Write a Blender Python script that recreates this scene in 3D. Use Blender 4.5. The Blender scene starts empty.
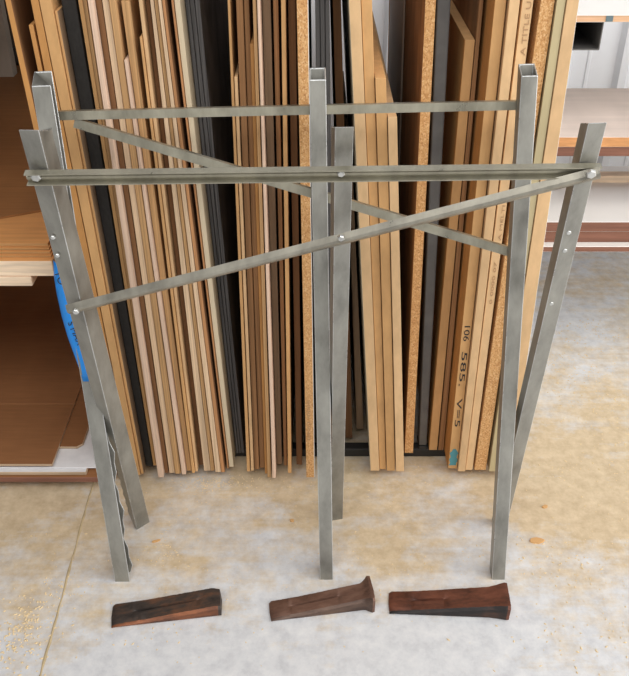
import bpy, bmesh, math, random
from mathutils import Vector, Matrix
R = random.Random(7)
C = bpy.context.scene.collection
S = bpy.context.scene

# ------------------------------------------------------------------ camera
F = 868.0                      # focal length in pixels of the 629 x 676 frame
PITCH = math.radians(33.7)
H = 1.363
W_, H_ = 629.0, 676.0
cd = bpy.data.cameras.new('camera'); cam = bpy.data.objects.new('camera', cd); C.objects.link(cam)
cam.location = (0, 0, H); cam.rotation_euler = (math.radians(90) - PITCH, 0, 0)
cd.sensor_fit = 'HORIZONTAL'; cd.sensor_width = 36; cd.lens = 36 * F / W_
if W_ < H_:
    cd.sensor_fit = 'VERTICAL'; cd.sensor_height = 36; cd.lens = 36 * F / H_
cd.clip_start = 0.02
S.camera = cam

# ------------------------------------------------------------------ light
wd = bpy.data.worlds.new('daylight'); S.world = wd; wd.use_nodes = True
nt = wd.node_tree
bg = nt.nodes['Background']
bg.inputs['Color'].default_value = (0.95, 0.97, 1.0, 1); bg.inputs['Strength'].default_value = 0.27

def area(name, loc, target, sx, sy, power, col):
    l = bpy.data.lights.new(name, 'AREA'); l.shape = 'RECTANGLE'; l.size = sx; l.size_y = sy
    l.energy = power; l.color = col
    o = bpy.data.objects.new(name, l); C.objects.link(o); o.location = loc
    d = Vector(target) - Vector(loc); o.rotation_euler = d.to_track_quat('-Z', 'Y').to_euler()
    return o
area('roof_skylight', (0.5, -1.6, 4.4), (0.1, 1.6, 0.2), 5.0, 2.2, 165, (1.0, 0.99, 0.975))
area('open_door_daylight', (-0.2, -3.6, 2.2), (0, 1.5, 0.4), 5.0, 2.0, 26, (1.0, 0.985, 0.965))
area('side_door_daylight', (3.1, 0.4, 1.65), (0.0, 1.5, 0.4), 2.4, 2.5, 95, (1.0, 0.99, 0.975))

vs = S.view_settings
vs.view_transform = 'Standard'; vs.look = 'None'; vs.gamma = 1; vs.use_curve_mapping = False
vs.exposure = 0.05

# ------------------------------------------------------------------ lens helpers
CX, CY = W_ / 2, H_ / 2
FWD = Vector((0, math.cos(PITCH), -math.sin(PITCH))); UP = Vector((0, math.sin(PITCH), math.cos(PITCH)))
EYE = Vector((0, 0, H))
def ray(px, py): return Vector((1, 0, 0)) * ((px - CX) / F) + FWD - UP * ((py - CY) / F)
def at_y(px, py, Y):
    r = ray(px, py); return EYE + r * (Y / r.y)
def at_z(px, py, Z=0.0):
    r = ray(px, py); return EYE + r * ((Z - H) / r.z)
def on_plane(px, py, p0, n):
    r = ray(px, py); return EYE + r * ((p0 - EYE).dot(n) / r.dot(n))

# ------------------------------------------------------------------ materials
def lin(r, g, b):
    f = lambda c: (c / 255 / 12.92) if c / 255 <= 0.04045 else ((c / 255 + 0.055) / 1.055) ** 2.4
    return (f(r), f(g), f(b), 1)
def mat(name):
    m = bpy.data.materials.new(name); m.use_nodes = True
    n = m.node_tree.nodes; return m, n, m.node_tree.links, n['Principled BSDF']
def ramp(n, pts):
    r = n.new('ShaderNodeValToRGB'); e = r.color_ramp.elements
    while len(e) < len(pts): e.new(0.5)
    for x, (p, c) in zip(e, pts): x.position = p; x.color = c
    return r
def coords(n, l, scale, offset=True):
    tc = n.new('ShaderNodeTexCoord'); mp = n.new('ShaderNodeMapping'); mp.inputs['Scale'].default_value = scale
    l.new(tc.outputs['Object'], mp.inputs['Vector'])
    if offset:
        oi = n.new('ShaderNodeObjectInfo'); ml = n.new('ShaderNodeMath'); ml.operation = 'MULTIPLY'; ml.inputs[1].default_value = 40
        l.new(oi.outputs['Random'], ml.inputs[0]); l.new(ml.outputs[0], mp.inputs['Location'])
    return mp.outputs['Vector']
def noise(n, l, vec, scale=1, detail=4, rough=0.55):
    t = n.new('ShaderNodeTexNoise'); t.inputs['Scale'].default_value = scale; t.inputs['Detail'].default_value = detail
    t.inputs['Roughness'].default_value = rough; l.new(vec, t.inputs['Vector']); return t.outputs['Fac']
def mul(c, k): return (c[0] * k, c[1] * k, c[2] * k, 1)
def bump(n, l, h, b, s=0.2, d=0.002):
    bp = n.new('ShaderNodeBump'); bp.inputs['Strength'].default_value = s; bp.inputs['Distance'].default_value = d
    l.new(h, bp.inputs['Height']); l.new(bp.outputs['Normal'], b.inputs['Normal'])

def wood(name, c, lo=0.72, hi=1.12, scale=(260, 60, 3), rough=0.75, speck=None):
    m, n, l, b = mat(name)
    v = coords(n, l, scale)
    f = noise(n, l, v, 1, 3)
    r = ramp(n, [(0.3, mul(c, lo)), (0.7, mul(c, hi))]); l.new(f, r.inputs[0])
    out = r.outputs[0]
    # slow tone change along the sheet and from sheet to sheet
    v2 = coords(n, l, (6, 2, 2.5)); f2 = noise(n, l, v2, 1, 3)
    r2 = ramp(n, [(0.3, (0.84, 0.83, 0.82, 1)), (0.7, (1.1, 1.09, 1.07, 1))]); l.new(f2, r2.inputs[0])
    mx = n.new('ShaderNodeMix'); mx.data_type = 'RGBA'; mx.blend_type = 'MULTIPLY'; mx.inputs[0].default_value = 1
    l.new(out, mx.inputs[6]); l.new(r2.outputs[0], mx.inputs[7])
    l.new(mx.outputs[2], b.inputs['Base Color']); b.inputs['Roughness'].default_value = rough
    b.inputs['Specular IOR Level'].default_value = 0.25
    bump(n, l, f, b, 0.25, 0.001)
    return m
def plain(name, c, rough=0.6, metal=0.0, var=0.15, scale=8):
    m, n, l, b = mat(name)
    f = noise(n, l, coords(n, l, (scale,) * 3), 1, 5)
    r = ramp(n, [(0.3, mul(c, 1 - var)), (0.7, mul(c, 1 + var))]); l.new(f, r.inputs[0])
    l.new(r.outputs[0], b.inputs['Base Color']); b.inputs['Roughness'].default_value = rough; b.inputs['Metallic'].default_value = metal
    return m

M = {}
M['mdf'] = wood('mdf edge', lin(205, 160, 108), 0.9, 1.06, (60, 60, 25))
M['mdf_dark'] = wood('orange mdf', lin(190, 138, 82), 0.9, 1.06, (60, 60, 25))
M['mdf_pale'] = wood('pale mdf', lin(214, 178, 134), 0.9, 1.06, (60, 60, 25))
M['ply'] = wood('plywood edge', lin(200, 158, 110), 0.6, 1.12, (420, 25, 2))
M['ply_pale'] = wood('pale plywood edge', lin(222, 192, 158), 0.72, 1.1, (380, 25, 2))
M['ply_pink'] = wood('pinkish plywood edge', lin(224, 194, 170), 0.8, 1.08, (300, 25, 3))
M['ply_brown'] = wood('brown plywood', lin(158, 116, 78), 0.65, 1.15, (400, 25, 2))
M['ply_orange'] = wood('orange plywood', lin(190, 138, 94), 0.65, 1.15, (420, 25, 2))
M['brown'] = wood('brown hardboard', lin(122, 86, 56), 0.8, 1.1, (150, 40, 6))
M['grey_board'] = wood('grey brown board', lin(140, 116, 92), 0.8, 1.1, (200, 40, 6))
M['black_lam'] = wood('black laminate', lin(50, 48, 46), 0.85, 1.15, (200, 100, 100), 0.6)
M['grey_lam'] = wood('dark grey laminate layers', lin(92, 90, 90), 0.45, 1.25, (380, 20, 3), 0.6)
M['grey_lam2'] = plain('grey brown laminate', lin(132, 116, 102), 0.5, var=0.06)
M['cream'] = plain('cream laminate', lin(208, 192, 162), 0.45, var=0.06)
M['olive'] = plain('olive laminate', lin(190, 174, 134), 0.4, var=0.06)
M['white_lam'] = plain('white melamine', lin(226, 222, 216), 0.4, var=0.03)
M['pinkwhite'] = wood('pinkish white melamine', lin(222, 206, 196), 0.93, 1.04, (4, 40, 20), 0.45)
M['redbrown'] = wood('red brown board edge', lin(130, 90, 74), 0.8, 1.2, (6, 60, 160))
M['orange_edge'] = wood('orange board edge', lin(204, 148, 98), 0.85, 1.1, (30, 40, 160))
M['ply_edge'] = wood('shelf plywood edge', lin(206, 166, 132), 0.8, 1.12, (8, 40, 300))
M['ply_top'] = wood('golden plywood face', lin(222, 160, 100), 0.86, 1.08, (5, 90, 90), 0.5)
M['ply_face_brown'] = wood('brown plywood face', lin(150, 104, 64), 0.86, 1.08, (5, 90, 90), 0.5)  # darker ply face, shade painted into the set-back top sheet
M['ply_front'] = wood('plywood layers front', lin(205, 158, 105), 0.6, 1.12, (4, 60, 420))
M['pale_front'] = wood('pale timber front', lin(236, 212, 184), 0.8, 1.08, (10, 60, 120))
M['card'] = wood('brown cardboard', lin(146, 100, 64), 0.92, 1.06, (12, 160, 12), 0.85)
M['card_edge'] = plain('cardboard edge', lin(186, 160, 132), 0.9)
M['paper'] = plain('white paper', lin(226, 224, 224), 0.7, var=0.06, scale=40)
M['ink'] = plain('black marker ink', lin(38, 36, 40), 0.6)
M['print'] = plain('faint printed ink', lin(176, 138, 100), 0.8)
M['mark'] = plain('blue grey mark', lin(92, 108, 112), 0.7)
M['teal'] = plain('teal paint', lin(78, 140, 148), 0.6)
M['black_steel'] = plain('dark steel', lin(46, 45, 44), 0.5, 0.3)
M['upright'] = plain('scuffed grey steel', lin(98, 95, 92), 0.5, 0.35, 0.25, 14)

def chipboard():
    m, n, l, b = mat('chipboard edge')
    vo = n.new('ShaderNodeTexVoronoi'); vo.inputs['Scale'].default_value = 520
    v = coords(n, l, (1, 1, 0.7)); l.new(v, vo.inputs['Vector'])
    r = ramp(n, [(0.0, lin(176, 124, 74)), (0.3, lin(200, 148, 92)), (0.75, lin(212, 164, 108)), (1.0, lin(226, 186, 136))])
    sp = n.new('ShaderNodeSeparateColor'); l.new(vo.outputs['Color'], sp.inputs[0]); l.new(sp.outputs[0], r.inputs[0])
    l.new(r.outputs[0], b.inputs['Base Color']); b.inputs['Roughness'].default_value = 0.85
    bump(n, l, sp.outputs[0], b, 0.3, 0.001)
    return m
M['chip'] = chipboard()

def steel(name, c, rough=0.42, metal=0.75):
    m, n, l, b = mat(name)
    f = noise(n, l, coords(n, l, (22, 22, 9)), 1, 6, 0.65)
    r = ramp(n, [(0.28, mul(c, 0.66)), (0.5, c), (0.72, mul(c, 1.3))]); l.new(f, r.inputs[0])
    l.new(r.outputs[0], b.inputs['Base Color']); b.inputs['Metallic'].default_value = metal
    r2 = ramp(n, [(0.3, (rough - .1,) * 3 + (1,)), (0.7, (rough + .15,) * 3 + (1,))]); l.new(f, r2.inputs[0])
    l.new(r2.outputs[0], b.inputs['Roughness'])
    return m
M['steel'] = steel('dull galvanised steel', lin(152, 150, 142), 0.4, 0.6)
M['worn'] = steel('rubbed bright zinc', lin(196, 197, 195), 0.28, 0.55)  # lighter zinc, paints a highlight line along the post corners
M['rail'] = steel('galvanised rail steel', lin(162, 157, 140), 0.34, 0.65)
M['brace'] = steel('galvanised brace steel', lin(156, 151, 138), 0.34, 0.6)
M['bolt'] = steel('bolt steel', lin(200, 200, 196), 0.3)

def rust(name, c1, c2, c3):
    m, n, l, b = mat(name)
    f = noise(n, l, coords(n, l, (14, 40, 40)), 1, 6, 0.7)
    r = ramp(n, [(0.3, c1), (0.5, c2), (0.72, c3)]); l.new(f, r.inputs[0])
    l.new(r.outputs[0], b.inputs['Base Color']); b.inputs['Roughness'].default_value = 0.5; b.inputs['Metallic'].default_value = 0.35
    bump(n, l, f, b, 0.6, 0.002)
    return m
M['rust_dark'] = rust('dark rusted steel', lin(40, 36, 35), lin(72, 62, 56), lin(122, 82, 58))
M['rust_brown'] = rust('brown rusted steel', lin(78, 54, 44), lin(112, 82, 68), lin(136, 104, 88))
M['rust_red'] = rust('red rusted steel', lin(66, 42, 34), lin(108, 66, 50), lin(136, 84, 64))

M['rust_edge'] = rust('orange rusted flank', lin(60, 46, 40), lin(120, 74, 50), lin(160, 98, 62))
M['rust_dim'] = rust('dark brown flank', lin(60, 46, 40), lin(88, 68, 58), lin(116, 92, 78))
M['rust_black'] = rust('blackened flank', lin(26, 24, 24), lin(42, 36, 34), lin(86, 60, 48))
def tape():
    m, n, l, b = mat('blue plastic tape'); b.inputs['Base Color'].default_value = lin(34, 146, 236); b.inputs['Roughness'].default_value = 0.35
    f = noise(n, l, coords(n, l, (60, 60, 12)), 1, 3); bump(n, l, f, b, 0.4, 0.003)
    return m
M['tape'] = tape()

def concrete():
    m, n, l, b = mat('dusty concrete')
    v = coords(n, l, (1, 1, 1), False)
    big = noise(n, l, v, 2.3, 8, 0.66)
    fine = noise(n, l, v, 30, 6, 0.7)
    vs_ = coords(n, l, (5, 60, 1), False); streak = noise(n, l, vs_, 1, 4, 0.6)
    base = ramp(n, [(0.32, lin(192, 192, 194)), (0.5, lin(207, 207, 208)), (0.7, lin(220, 219, 218))]); l.new(fine, base.inputs[0])
    # wood dust: heavier on the strip before the rack and in drifts
    sep = n.new('ShaderNodeSeparateXYZ'); tc = n.new('ShaderNodeTexCoord'); l.new(tc.outputs['Object'], sep.inputs[0])
    band = n.new('ShaderNodeMapRange'); band.inputs[1].default_value = 1.02; band.inputs[2].default_value = 1.38
    band.inputs[3].default_value = -0.09; band.inputs[4].default_value = 0.13; l.new(sep.outputs[1], band.inputs[0])
    off = n.new('ShaderNodeMapRange'); off.inputs[1].default_value = 1.55; off.inputs[2].default_value = 1.9; off.inputs[3].default_value = 0.0; off.inputs[4].default_value = 0.14; l.new(sep.outputs[1], off.inputs[0])
    sub = n.new('ShaderNodeMath'); sub.operation = 'SUBTRACT'; l.new(band.outputs[0], sub.inputs[0]); l.new(off.outputs[0], sub.inputs[1]); band = sub
    add = n.new('ShaderNodeMath'); l.new(big, add.inputs[0]); l.new(band.outputs[0], add.inputs[1])
    add2 = n.new('ShaderNodeMath'); add2.operation = 'MULTIPLY_ADD'; l.new(streak, add2.inputs[0]); add2.inputs[1].default_value = 0.22; l.new(add.outputs[0], add2.inputs[2])
    det = noise(n, l, v, 16, 10, 0.8)
    add3 = n.new('ShaderNodeMath'); add3.operation = 'MULTIPLY_ADD'; l.new(det, add3.inputs[0]); add3.inputs[1].default_value = 0.5; l.new(add2.outputs[0], add3.inputs[2])
    dm = ramp(n, [(0.80, (0, 0, 0, 1)), (1.04, (0.9, 0.9, 0.9, 1))]); l.new(add3.outputs[0], dm.inputs[0])
    dust = ramp(n, [(0.3, lin(184, 160, 122)), (0.7, lin(216, 194, 158))]); l.new(fine, dust.inputs[0])
    mx = n.new('ShaderNodeMix'); mx.data_type = 'RGBA'; l.new(dm.outputs[0], mx.inputs[0]); l.new(base.outputs[0], mx.inputs[6]); l.new(dust.outputs[0], mx.inputs[7])
    # grey scuffs
    sc = noise(n, l, coords(n, l, (14, 40, 1), False), 1, 9, 0.8)
    sr = ramp(n, [(0.60, (1, 1, 1, 1)), (0.74, (0.80, 0.81, 0.84, 1))]); l.new(sc, sr.inputs[0])
    m2 = n.new('ShaderNodeMix'); m2.data_type = 'RGBA'; m2.blend_type = 'MULTIPLY'; m2.inputs[0].default_value = 0.7
    l.new(mx.outputs[2], m2.inputs[6]); l.new(sr.outputs[0], m2.inputs[7])
    l.new(m2.outputs[2], b.inputs['Base Color']); b.inputs['Roughness'].default_value = 0.62
    bump(n, l, fine, b, 0.25, 0.003)
    return m
M['floor'] = concrete()
M['dust'] = plain('loose sawdust', lin(224, 200, 158), 0.9, var=0.12, scale=60)
M['joint'] = plain('dust filled joint', lin(186, 166, 130), 0.9, var=.15, scale=50)
M['chipwood'] = plain('wood chip', lin(206, 160, 106), 0.8)
M['wall'] = plain('galvanised wall sheeting', lin(240, 242, 246), 0.34, 0.05, 0.04, 3)
M['dim'] = plain('weathered brown panel', lin(104, 90, 78), 0.8)  # dark tone in place of shade around the left shelf
M['offcut'] = plain('pale grey offcut', lin(176, 166, 152), 0.8)

# ------------------------------------------------------------------ mesh helpers
def link(name, bm, mats, parent=None, origin=None, smooth=False):
    me = bpy.data.meshes.new(name)
    if origin is not None: bmesh.ops.translate(bm, vec=-Vector(origin), verts=bm.verts)
    bmesh.ops.recalc_face_normals(bm, faces=bm.faces)
    bm.to_mesh(me); bm.free()
    for m in (mats if isinstance(mats, (list, tuple)) else [mats]): me.materials.append(m)
    if smooth:
        for p in me.polygons: p.use_smooth = True
    o = bpy.data.objects.new(name, me); C.objects.link(o)
    if origin is not None: o.location = origin
    if parent is not None:
        o.parent = parent
        w = Vector(parent.location); q = parent.parent
        while q is not None: w += q.location; q = q.parent
        o.location = Vector(origin) - w if origin is not None else -w
    return o
def tag(o, label, cat, group=None, kind=None):
    o['label'] = label; o['category'] = cat
    if group: o['group'] = group
    if kind: o['kind'] = kind
    return o
def empty(name, loc, label, cat, group=None):
    o = bpy.data.objects.new(name, None); o.empty_display_size = 0.05; C.objects.link(o); o.location = loc
    return tag(o, label, cat, group)
def struct(o): o['kind'] = 'structure'; return o
def bev(o, w, seg=2):
    m = o.modifiers.new('soft edges', 'BEVEL'); m.width = w; m.segments = seg; m.limit_method = 'ANGLE'; m.angle_limit = math.radians(40)
    return o
def hexa(bm, v, mi=None):
    """v: 8 points, bottom ring then top ring (front-left, front-right, back-right, back-left)"""
    vs = [bm.verts.new(p) for p in v]
    idx = [(0, 1, 5, 4), (1, 2, 6, 5), (2, 3, 7, 6), (3, 0, 4, 7), (4, 5, 6, 7), (3, 2, 1, 0)]   # front right back left top bottom
    for k, i in enumerate(idx):
        f = bm.faces.new([vs[j] for j in i])
        if mi: f.material_index = mi[k]
    return vs
def box(bm, x0, x1, y0, y1, z0, z1, mi=None):
    return hexa(bm, [(x0, y0, z0), (x1, y0, z0), (x1, y1, z0), (x0, y1, z0), (x0, y0, z1), (x1, y0, z1), (x1, y1, z1), (x0, y1, z1)], mi)
def profile(bm, a, b, u, v, pts, closed=True):
    """sweep a closed 2-D outline pts in (u, v) from a to b"""
    r0 = [bm.verts.new(a + u * p[0] + v * p[1]) for p in pts]; r1 = [bm.verts.new(b + u * p[0] + v * p[1]) for p in pts]
    n = len(pts)
    for i in range(n): bm.faces.new((r0[i], r0[(i + 1) % n], r1[(i + 1) % n], r1[i]))
    bm.faces.new(r0[::-1]); bm.faces.new(r1)
    return r0, r1

# ================================================================== SETTING
WALL_Y = 2.85
bm = bmesh.new(); box(bm, -3.2, 3.2, -3.0, 3.1, -0.1, 0.0)
struct(link('floor', bm, M['floor']))

# corrugated steel wall behind the racks
bm = bmesh.new()
xs = []; x = -3.2; pitch = 0.19
while x < 3.2:
    xs += [(x, 0), (x + 0.012, -0.024), (x + 0.036, -0.024), (x + 0.048, 0), (x + 0.095, 0), (x + 0.098, -0.004), (x + 0.106, -0.004), (x + 0.109, 0)]; x += pitch
lo = [bm.verts.new((a, WALL_Y + d, 0)) for a, d in xs]; hi = [bm.verts.new((a, WALL_Y + d, 3.0)) for a, d in xs]
lo2 = [bm.verts.new((a, WALL_Y + 0.05, 0)) for a, d in xs]; hi2 = [bm.verts.new((a, WALL_Y + 0.05, 3.0)) for a, d in xs]
for i in range(len(xs) - 1):
    bm.faces.new((lo[i], lo[i + 1], hi[i + 1], hi[i])); bm.faces.new((lo2[i + 1], lo2[i], hi2[i], hi2[i + 1]))
struct(link('wall_back', bm, M['wall']))

# dusty joint in the slab, running toward the camera on the left
path = [(95, 478), (88, 503), (80, 530), (72, 560), (62, 598), (52, 634), (42, 668), (36, 690)]
bm = bmesh.new(); prev = None
for i, (px, py) in enumerate(path):
    for sub in range(4):
        if i == len(path) - 1 and sub: break
        q = path[min(i + 1, len(path) - 1)]; t = sub / 4
        c = at_z(px + (q[0] - px) * t + R.uniform(-.5, .5), py + (q[1] - py) * t, 0)
        w = 0.0024 + R.uniform(-.001, .0012)
        ring = [bm.verts.new(c + Vector((-w, 0, 0.0002))), bm.verts.new(c + Vector((0, 0, 0.0012))), bm.verts.new(c + Vector((w, 0, 0.0002)))]
        if prev:
            bm.faces.new((prev[0], prev[1], ring[1], ring[0])); bm.faces.new((prev[1], prev[2], ring[2], ring[1])); bm.faces.new((prev[2], prev[0], ring[0], ring[2]))
        prev = ring
struct(link('trim_1', bm, M['joint']))

# ================================================================== BOARD RACK
BEAM_Z = 0.025
rack = empty('board_rack', (0, 1.6, 0), 'dark steel rack with low beam and grey upright holding the standing sheets', 'rack')
bm = bmesh.new(); box(bm, -0.62, 0.43, 1.54, 1.565, 0.001, BEAM_Z)
bev(link('base_beam', bm, M['black_steel'], rack), 0.003)
bm = bmesh.new(); box(bm, -0.72, 0.56, 2.10, 2.135, 0.001, BEAM_Z)
bev(link('base_beam', bm, M['black_steel'], rack), 0.003)
# ================================================================== THE SHEETS
GRP = 'sheets standing on edge in the rack'
# kind, material, top px (xl, xr at ytop), ends in view?, bottom px (xl, xr, yb), label, side materials (left, right)
B = [
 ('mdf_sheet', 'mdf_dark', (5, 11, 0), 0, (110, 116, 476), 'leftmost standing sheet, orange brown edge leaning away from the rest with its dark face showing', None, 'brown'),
 ('mdf_sheet', 'mdf_dark', (28.5, 33, 25), 1, (121, 125, 476), 'short thin tan sheet ending just above the top of the left steel post', None, None),
 ('mdf_sheet', 'mdf_dark', (30.5, 38, 0), 0, (125, 133, 476), 'tan sheet right beside the short one, second tall sheet from the left', None, None),
 ('mdf_sheet', 'mdf', (39, 52, 0), 0, (134, 141, 476), 'broad pale tan sheet two places left of the black sheet', None, None),
 ('mdf_sheet', 'mdf', (54.5, 57.5, 11), 1, (141, 144, 474), 'thin sheet with its top corner in view, resting against the black sheet', None, 'grey_board'),
 ('laminate_sheet', 'black_lam', (61, 75.5, 0), 0, (146, 152.5, 464), 'thick black speckled sheet near the left end', None, None),
 ('plywood_sheet', 'mdf', (78, 82.5, 0), 0, (153, 156, 463), 'thin tan sheet touching the right side of the black sheet', None, None),
 ('plywood_sheet', 'ply', (82.7, 86.5, 0), 0, (156.2, 158, 464), 'thin ply sheet squeezed between a tan sheet and the pinkish white sheet', None, None),
 ('plywood_sheet', 'ply_pink', (87.5, 94, 0), 0, (158.5, 164, 479), 'pinkish white sheet reaching low, third edge right of the black sheet', None, None),
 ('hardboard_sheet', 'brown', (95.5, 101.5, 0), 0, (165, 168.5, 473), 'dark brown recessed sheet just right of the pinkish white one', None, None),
 ('plywood_sheet', 'ply_pale', (102, 108.5, 0), 0, (169.5, 175, 473), 'pale layered ply sheet, left one of a tight pair', None, None),
 ('plywood_sheet', 'ply', (108.7, 115, 0), 0, (175.2, 181, 474), 'tan layered ply sheet, right one of a tight pair', None, None),
 ('plywood_sheet', 'ply_pink', (124, 127.5, 60), 1, (182, 186, 475), 'thin pale sheet with bright cut top above the rail, left of the dark gap', None, None),
 ('plywood_sheet', 'ply', (121, 129.5, 1), 1, (187, 191.5, 470), 'pinkish brown ply sheet whose pale top just touches the picture edge', None, None),
 ('plywood_sheet', 'mdf', (140.5, 144, 37), 1, (192, 195, 473), 'thin sheet ending lower than its neighbours, right after the narrow dark gap', None, None),
 ('plywood_sheet', 'mdf_pale', (138.5, 145, 0), 0, (195.5, 198.5, 471), 'light tan sheet rising behind the shorter one at the narrow dark gap', None, None),
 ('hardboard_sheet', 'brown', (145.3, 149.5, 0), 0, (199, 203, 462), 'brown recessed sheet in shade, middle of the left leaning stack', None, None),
 ('plywood_sheet', 'ply_pale', (150, 154, 0), 0, (204, 210.5, 470), 'pale rough edged sheet, left one of four tight plies before the cream board', None, None),
 ('plywood_sheet', 'ply', (154.2, 157.5, 0), 0, (211, 214.5, 470), 'narrow ply sheet, second of four tight plies before the cream board', None, None),
 ('plywood_sheet', 'ply_pale', (157.8, 161.5, 0), 0, (215.5, 221, 472), 'light ply sheet, third of four tight plies before the cream board', None, None),
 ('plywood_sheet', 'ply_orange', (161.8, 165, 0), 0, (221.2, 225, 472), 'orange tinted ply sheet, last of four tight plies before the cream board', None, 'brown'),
 ('plywood_sheet', 'ply_orange', (172, 174, 0), 0, (228, 229, 467), 'thin orange veneer backing on the left of the cream board', None, None),
 ('laminate_sheet', 'cream', (174.1, 181.5, 0), 0, (229.1, 233.5, 465), 'cream coloured smooth board left of the dark grey layered sheets', None, None),
 ('laminate_sheet', 'grey_lam', (185, 189.5, 0), 0, (236.5, 239, 453), 'dark grey laminate sheet touching the cream board, left of three', None, None),
 ('laminate_sheet', 'grey_lam', (189.7, 194.5, 0), 0, (239.1, 241.5, 453), 'dark grey laminate sheet in the middle of three before the black void', None, None),
 ('laminate_sheet', 'grey_lam', (194.7, 199.5, 0), 0, (241.6, 244.2, 453), 'dark grey laminate sheet facing the black void, right of three', None, None),
 ('mdf_sheet', 'mdf', (227.5, 231.5, 0), 0, (247, 250, 471), 'thin tan sheet right of the wide black void', None, None),
 ('mdf_sheet', 'mdf_pale', (234.2, 237.5, 77), 1, (251, 254, 470), 'thin sheet with its pale top under the dark slit, second from the black void', None, None),
 ('mdf_sheet', 'ply_brown', (236, 243.5, 0), 0, (254.5, 259.5, 468), 'brown tan sheet right of the dark slit, left of a matching pair', None, None),
 ('mdf_sheet', 'ply_brown', (243.8, 250.5, 0), 0, (259.8, 264.5, 466), 'brown tan sheet, right of a matching pair beside the short orange one', None, None),
 ('mdf_sheet', 'mdf_dark', (250.2, 254, 44), 1, (265, 267.3, 474), 'short orange sheet with its lit top above the rail, left of the pale pink edge', None, None),
 ('plywood_sheet', 'ply', (252.6, 256.5, 0), 0, (267.6, 271, 479), 'narrow tan sheet touching the pale pink edged sheet', None, None),
 ('plywood_sheet', 'ply_pink', (257, 261.5, 0), 0, (272.5, 275.8, 480), 'pale pink edged sheet before the brown shaded face, reaching low', None, None),
 ('hardboard_sheet', 'grey_board', (262, 270.5, 0), 0, (277, 282, 461), 'wide dull brown sheet set back behind the pale pink edged one', None, None),
 ('hardboard_sheet', 'ply_brown', (273, 278, 0), 0, (284, 287, 463), 'thin brown sheet standing alone between two black slits', None, None),
 ('mdf_sheet', 'mdf', (281, 285.5, 0), 0, (288, 291.5, 473), 'thin light tan sheet standing alone left of the chipboard by the middle post', None, None),
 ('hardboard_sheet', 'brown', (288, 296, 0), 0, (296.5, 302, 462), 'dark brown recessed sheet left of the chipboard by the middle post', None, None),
 ('chipboard_sheet', 'chip', (296.5, 308, 0), 0, (306.5, 314.5, 479), 'chipboard sheet with white right face, left of the middle steel post', None, 'white_lam'),
 ('laminate_sheet', 'grey_lam', (315, 319.5, 0), 0, (321, 325, 455), 'grey layered laminate sheet behind the middle post, left of three', None, None),
 ('laminate_sheet', 'grey_lam', (319.7, 324.5, 0), 0, (325.2, 329.5, 455), 'grey layered laminate sheet behind the middle post, centre of three', None, None),
 ('laminate_sheet', 'grey_lam', (324.7, 329.5, 0), 0, (329.7, 334, 455), 'grey layered laminate sheet behind the middle post, right of three', None, None),
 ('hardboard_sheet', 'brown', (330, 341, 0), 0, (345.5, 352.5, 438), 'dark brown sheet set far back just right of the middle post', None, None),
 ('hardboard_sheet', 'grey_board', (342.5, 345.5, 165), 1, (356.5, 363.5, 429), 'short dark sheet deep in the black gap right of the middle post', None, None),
 ('mdf_sheet', 'mdf_pale', (347, 360.5, 0), 0, (370.5, 379.3, 470), 'thick pale fibreboard, left of the clean pair right of the middle post', 'cream', None),
 ('mdf_sheet', 'mdf', (361, 372, 0), 0, (379.6, 386, 468), 'thick tan fibreboard, right of the clean pair right of the middle post', None, None),
 ('mdf_sheet', 'mdf', (374.5, 386, 78), 1, (386.8, 395, 470), 'shorter tan fibreboard with its flat top showing beside the clean pair', None, None),
 ('mdf_sheet', 'mdf_pale', (387, 397, 117), 1, (396, 404, 471), 'pinkish fibreboard with its top just under the upper rail', None, None),
 ('laminate_sheet', 'grey_lam2', (403.6, 405.6, 0), 0, (391.6, 393.1, 1.86), 'smooth grey brown sheet set back in the gap left of the thick chipboard', None, None),
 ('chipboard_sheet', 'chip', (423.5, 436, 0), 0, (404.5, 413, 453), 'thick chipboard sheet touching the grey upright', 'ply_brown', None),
 ('UPRIGHT', 'upright', (437, 451, 0), 0, (419, 427, 441), '', None, None),
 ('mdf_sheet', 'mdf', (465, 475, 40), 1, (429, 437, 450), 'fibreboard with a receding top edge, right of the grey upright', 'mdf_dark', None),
 ('hardboard_sheet', 'ply_brown', (471, 483.5, 0), 0, (438.3, 443.5, 449), 'brown sheet standing behind the fibreboard with the receding top', None, None),
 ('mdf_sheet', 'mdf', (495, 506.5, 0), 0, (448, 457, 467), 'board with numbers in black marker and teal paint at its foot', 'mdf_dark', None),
 ('mdf_sheet', 'mdf_pale', (509.5, 520, 0), 0, (457.5, 465, 471), 'clean pale board right of the one with marker numbers', None, None),
 ('mdf_sheet', 'mdf_pale', (522.5, 533.5, 0), 0, (465.5, 472.5, 469), 'pale board with faint printed letters along its edge', None, None),
 ('chipboard_sheet', 'chip', (541, 555, 0), 0, (474.5, 486, 469), 'chipboard sheet behind the right steel post', None, None),
 ('laminate_sheet', 'olive', (556.3, 566, 0), 0, (489, 496.5, 471), 'olive green smooth edged board second from the right end of the row', None, None),
 ('mdf_sheet', 'mdf_pale', (566.5, 579.5, 0), 0, (497, 511, 472), 'rightmost standing sheet, tan with a white right face', None, 'white_lam'),
]
sheets = {}
ZREF0, ZREF1 = 0.0255, 1.24
limits = []         # right limits of the sheet before, at two heights
prevR = None
ZB = BEAM_Z + 0.0008
specs = []
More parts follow.
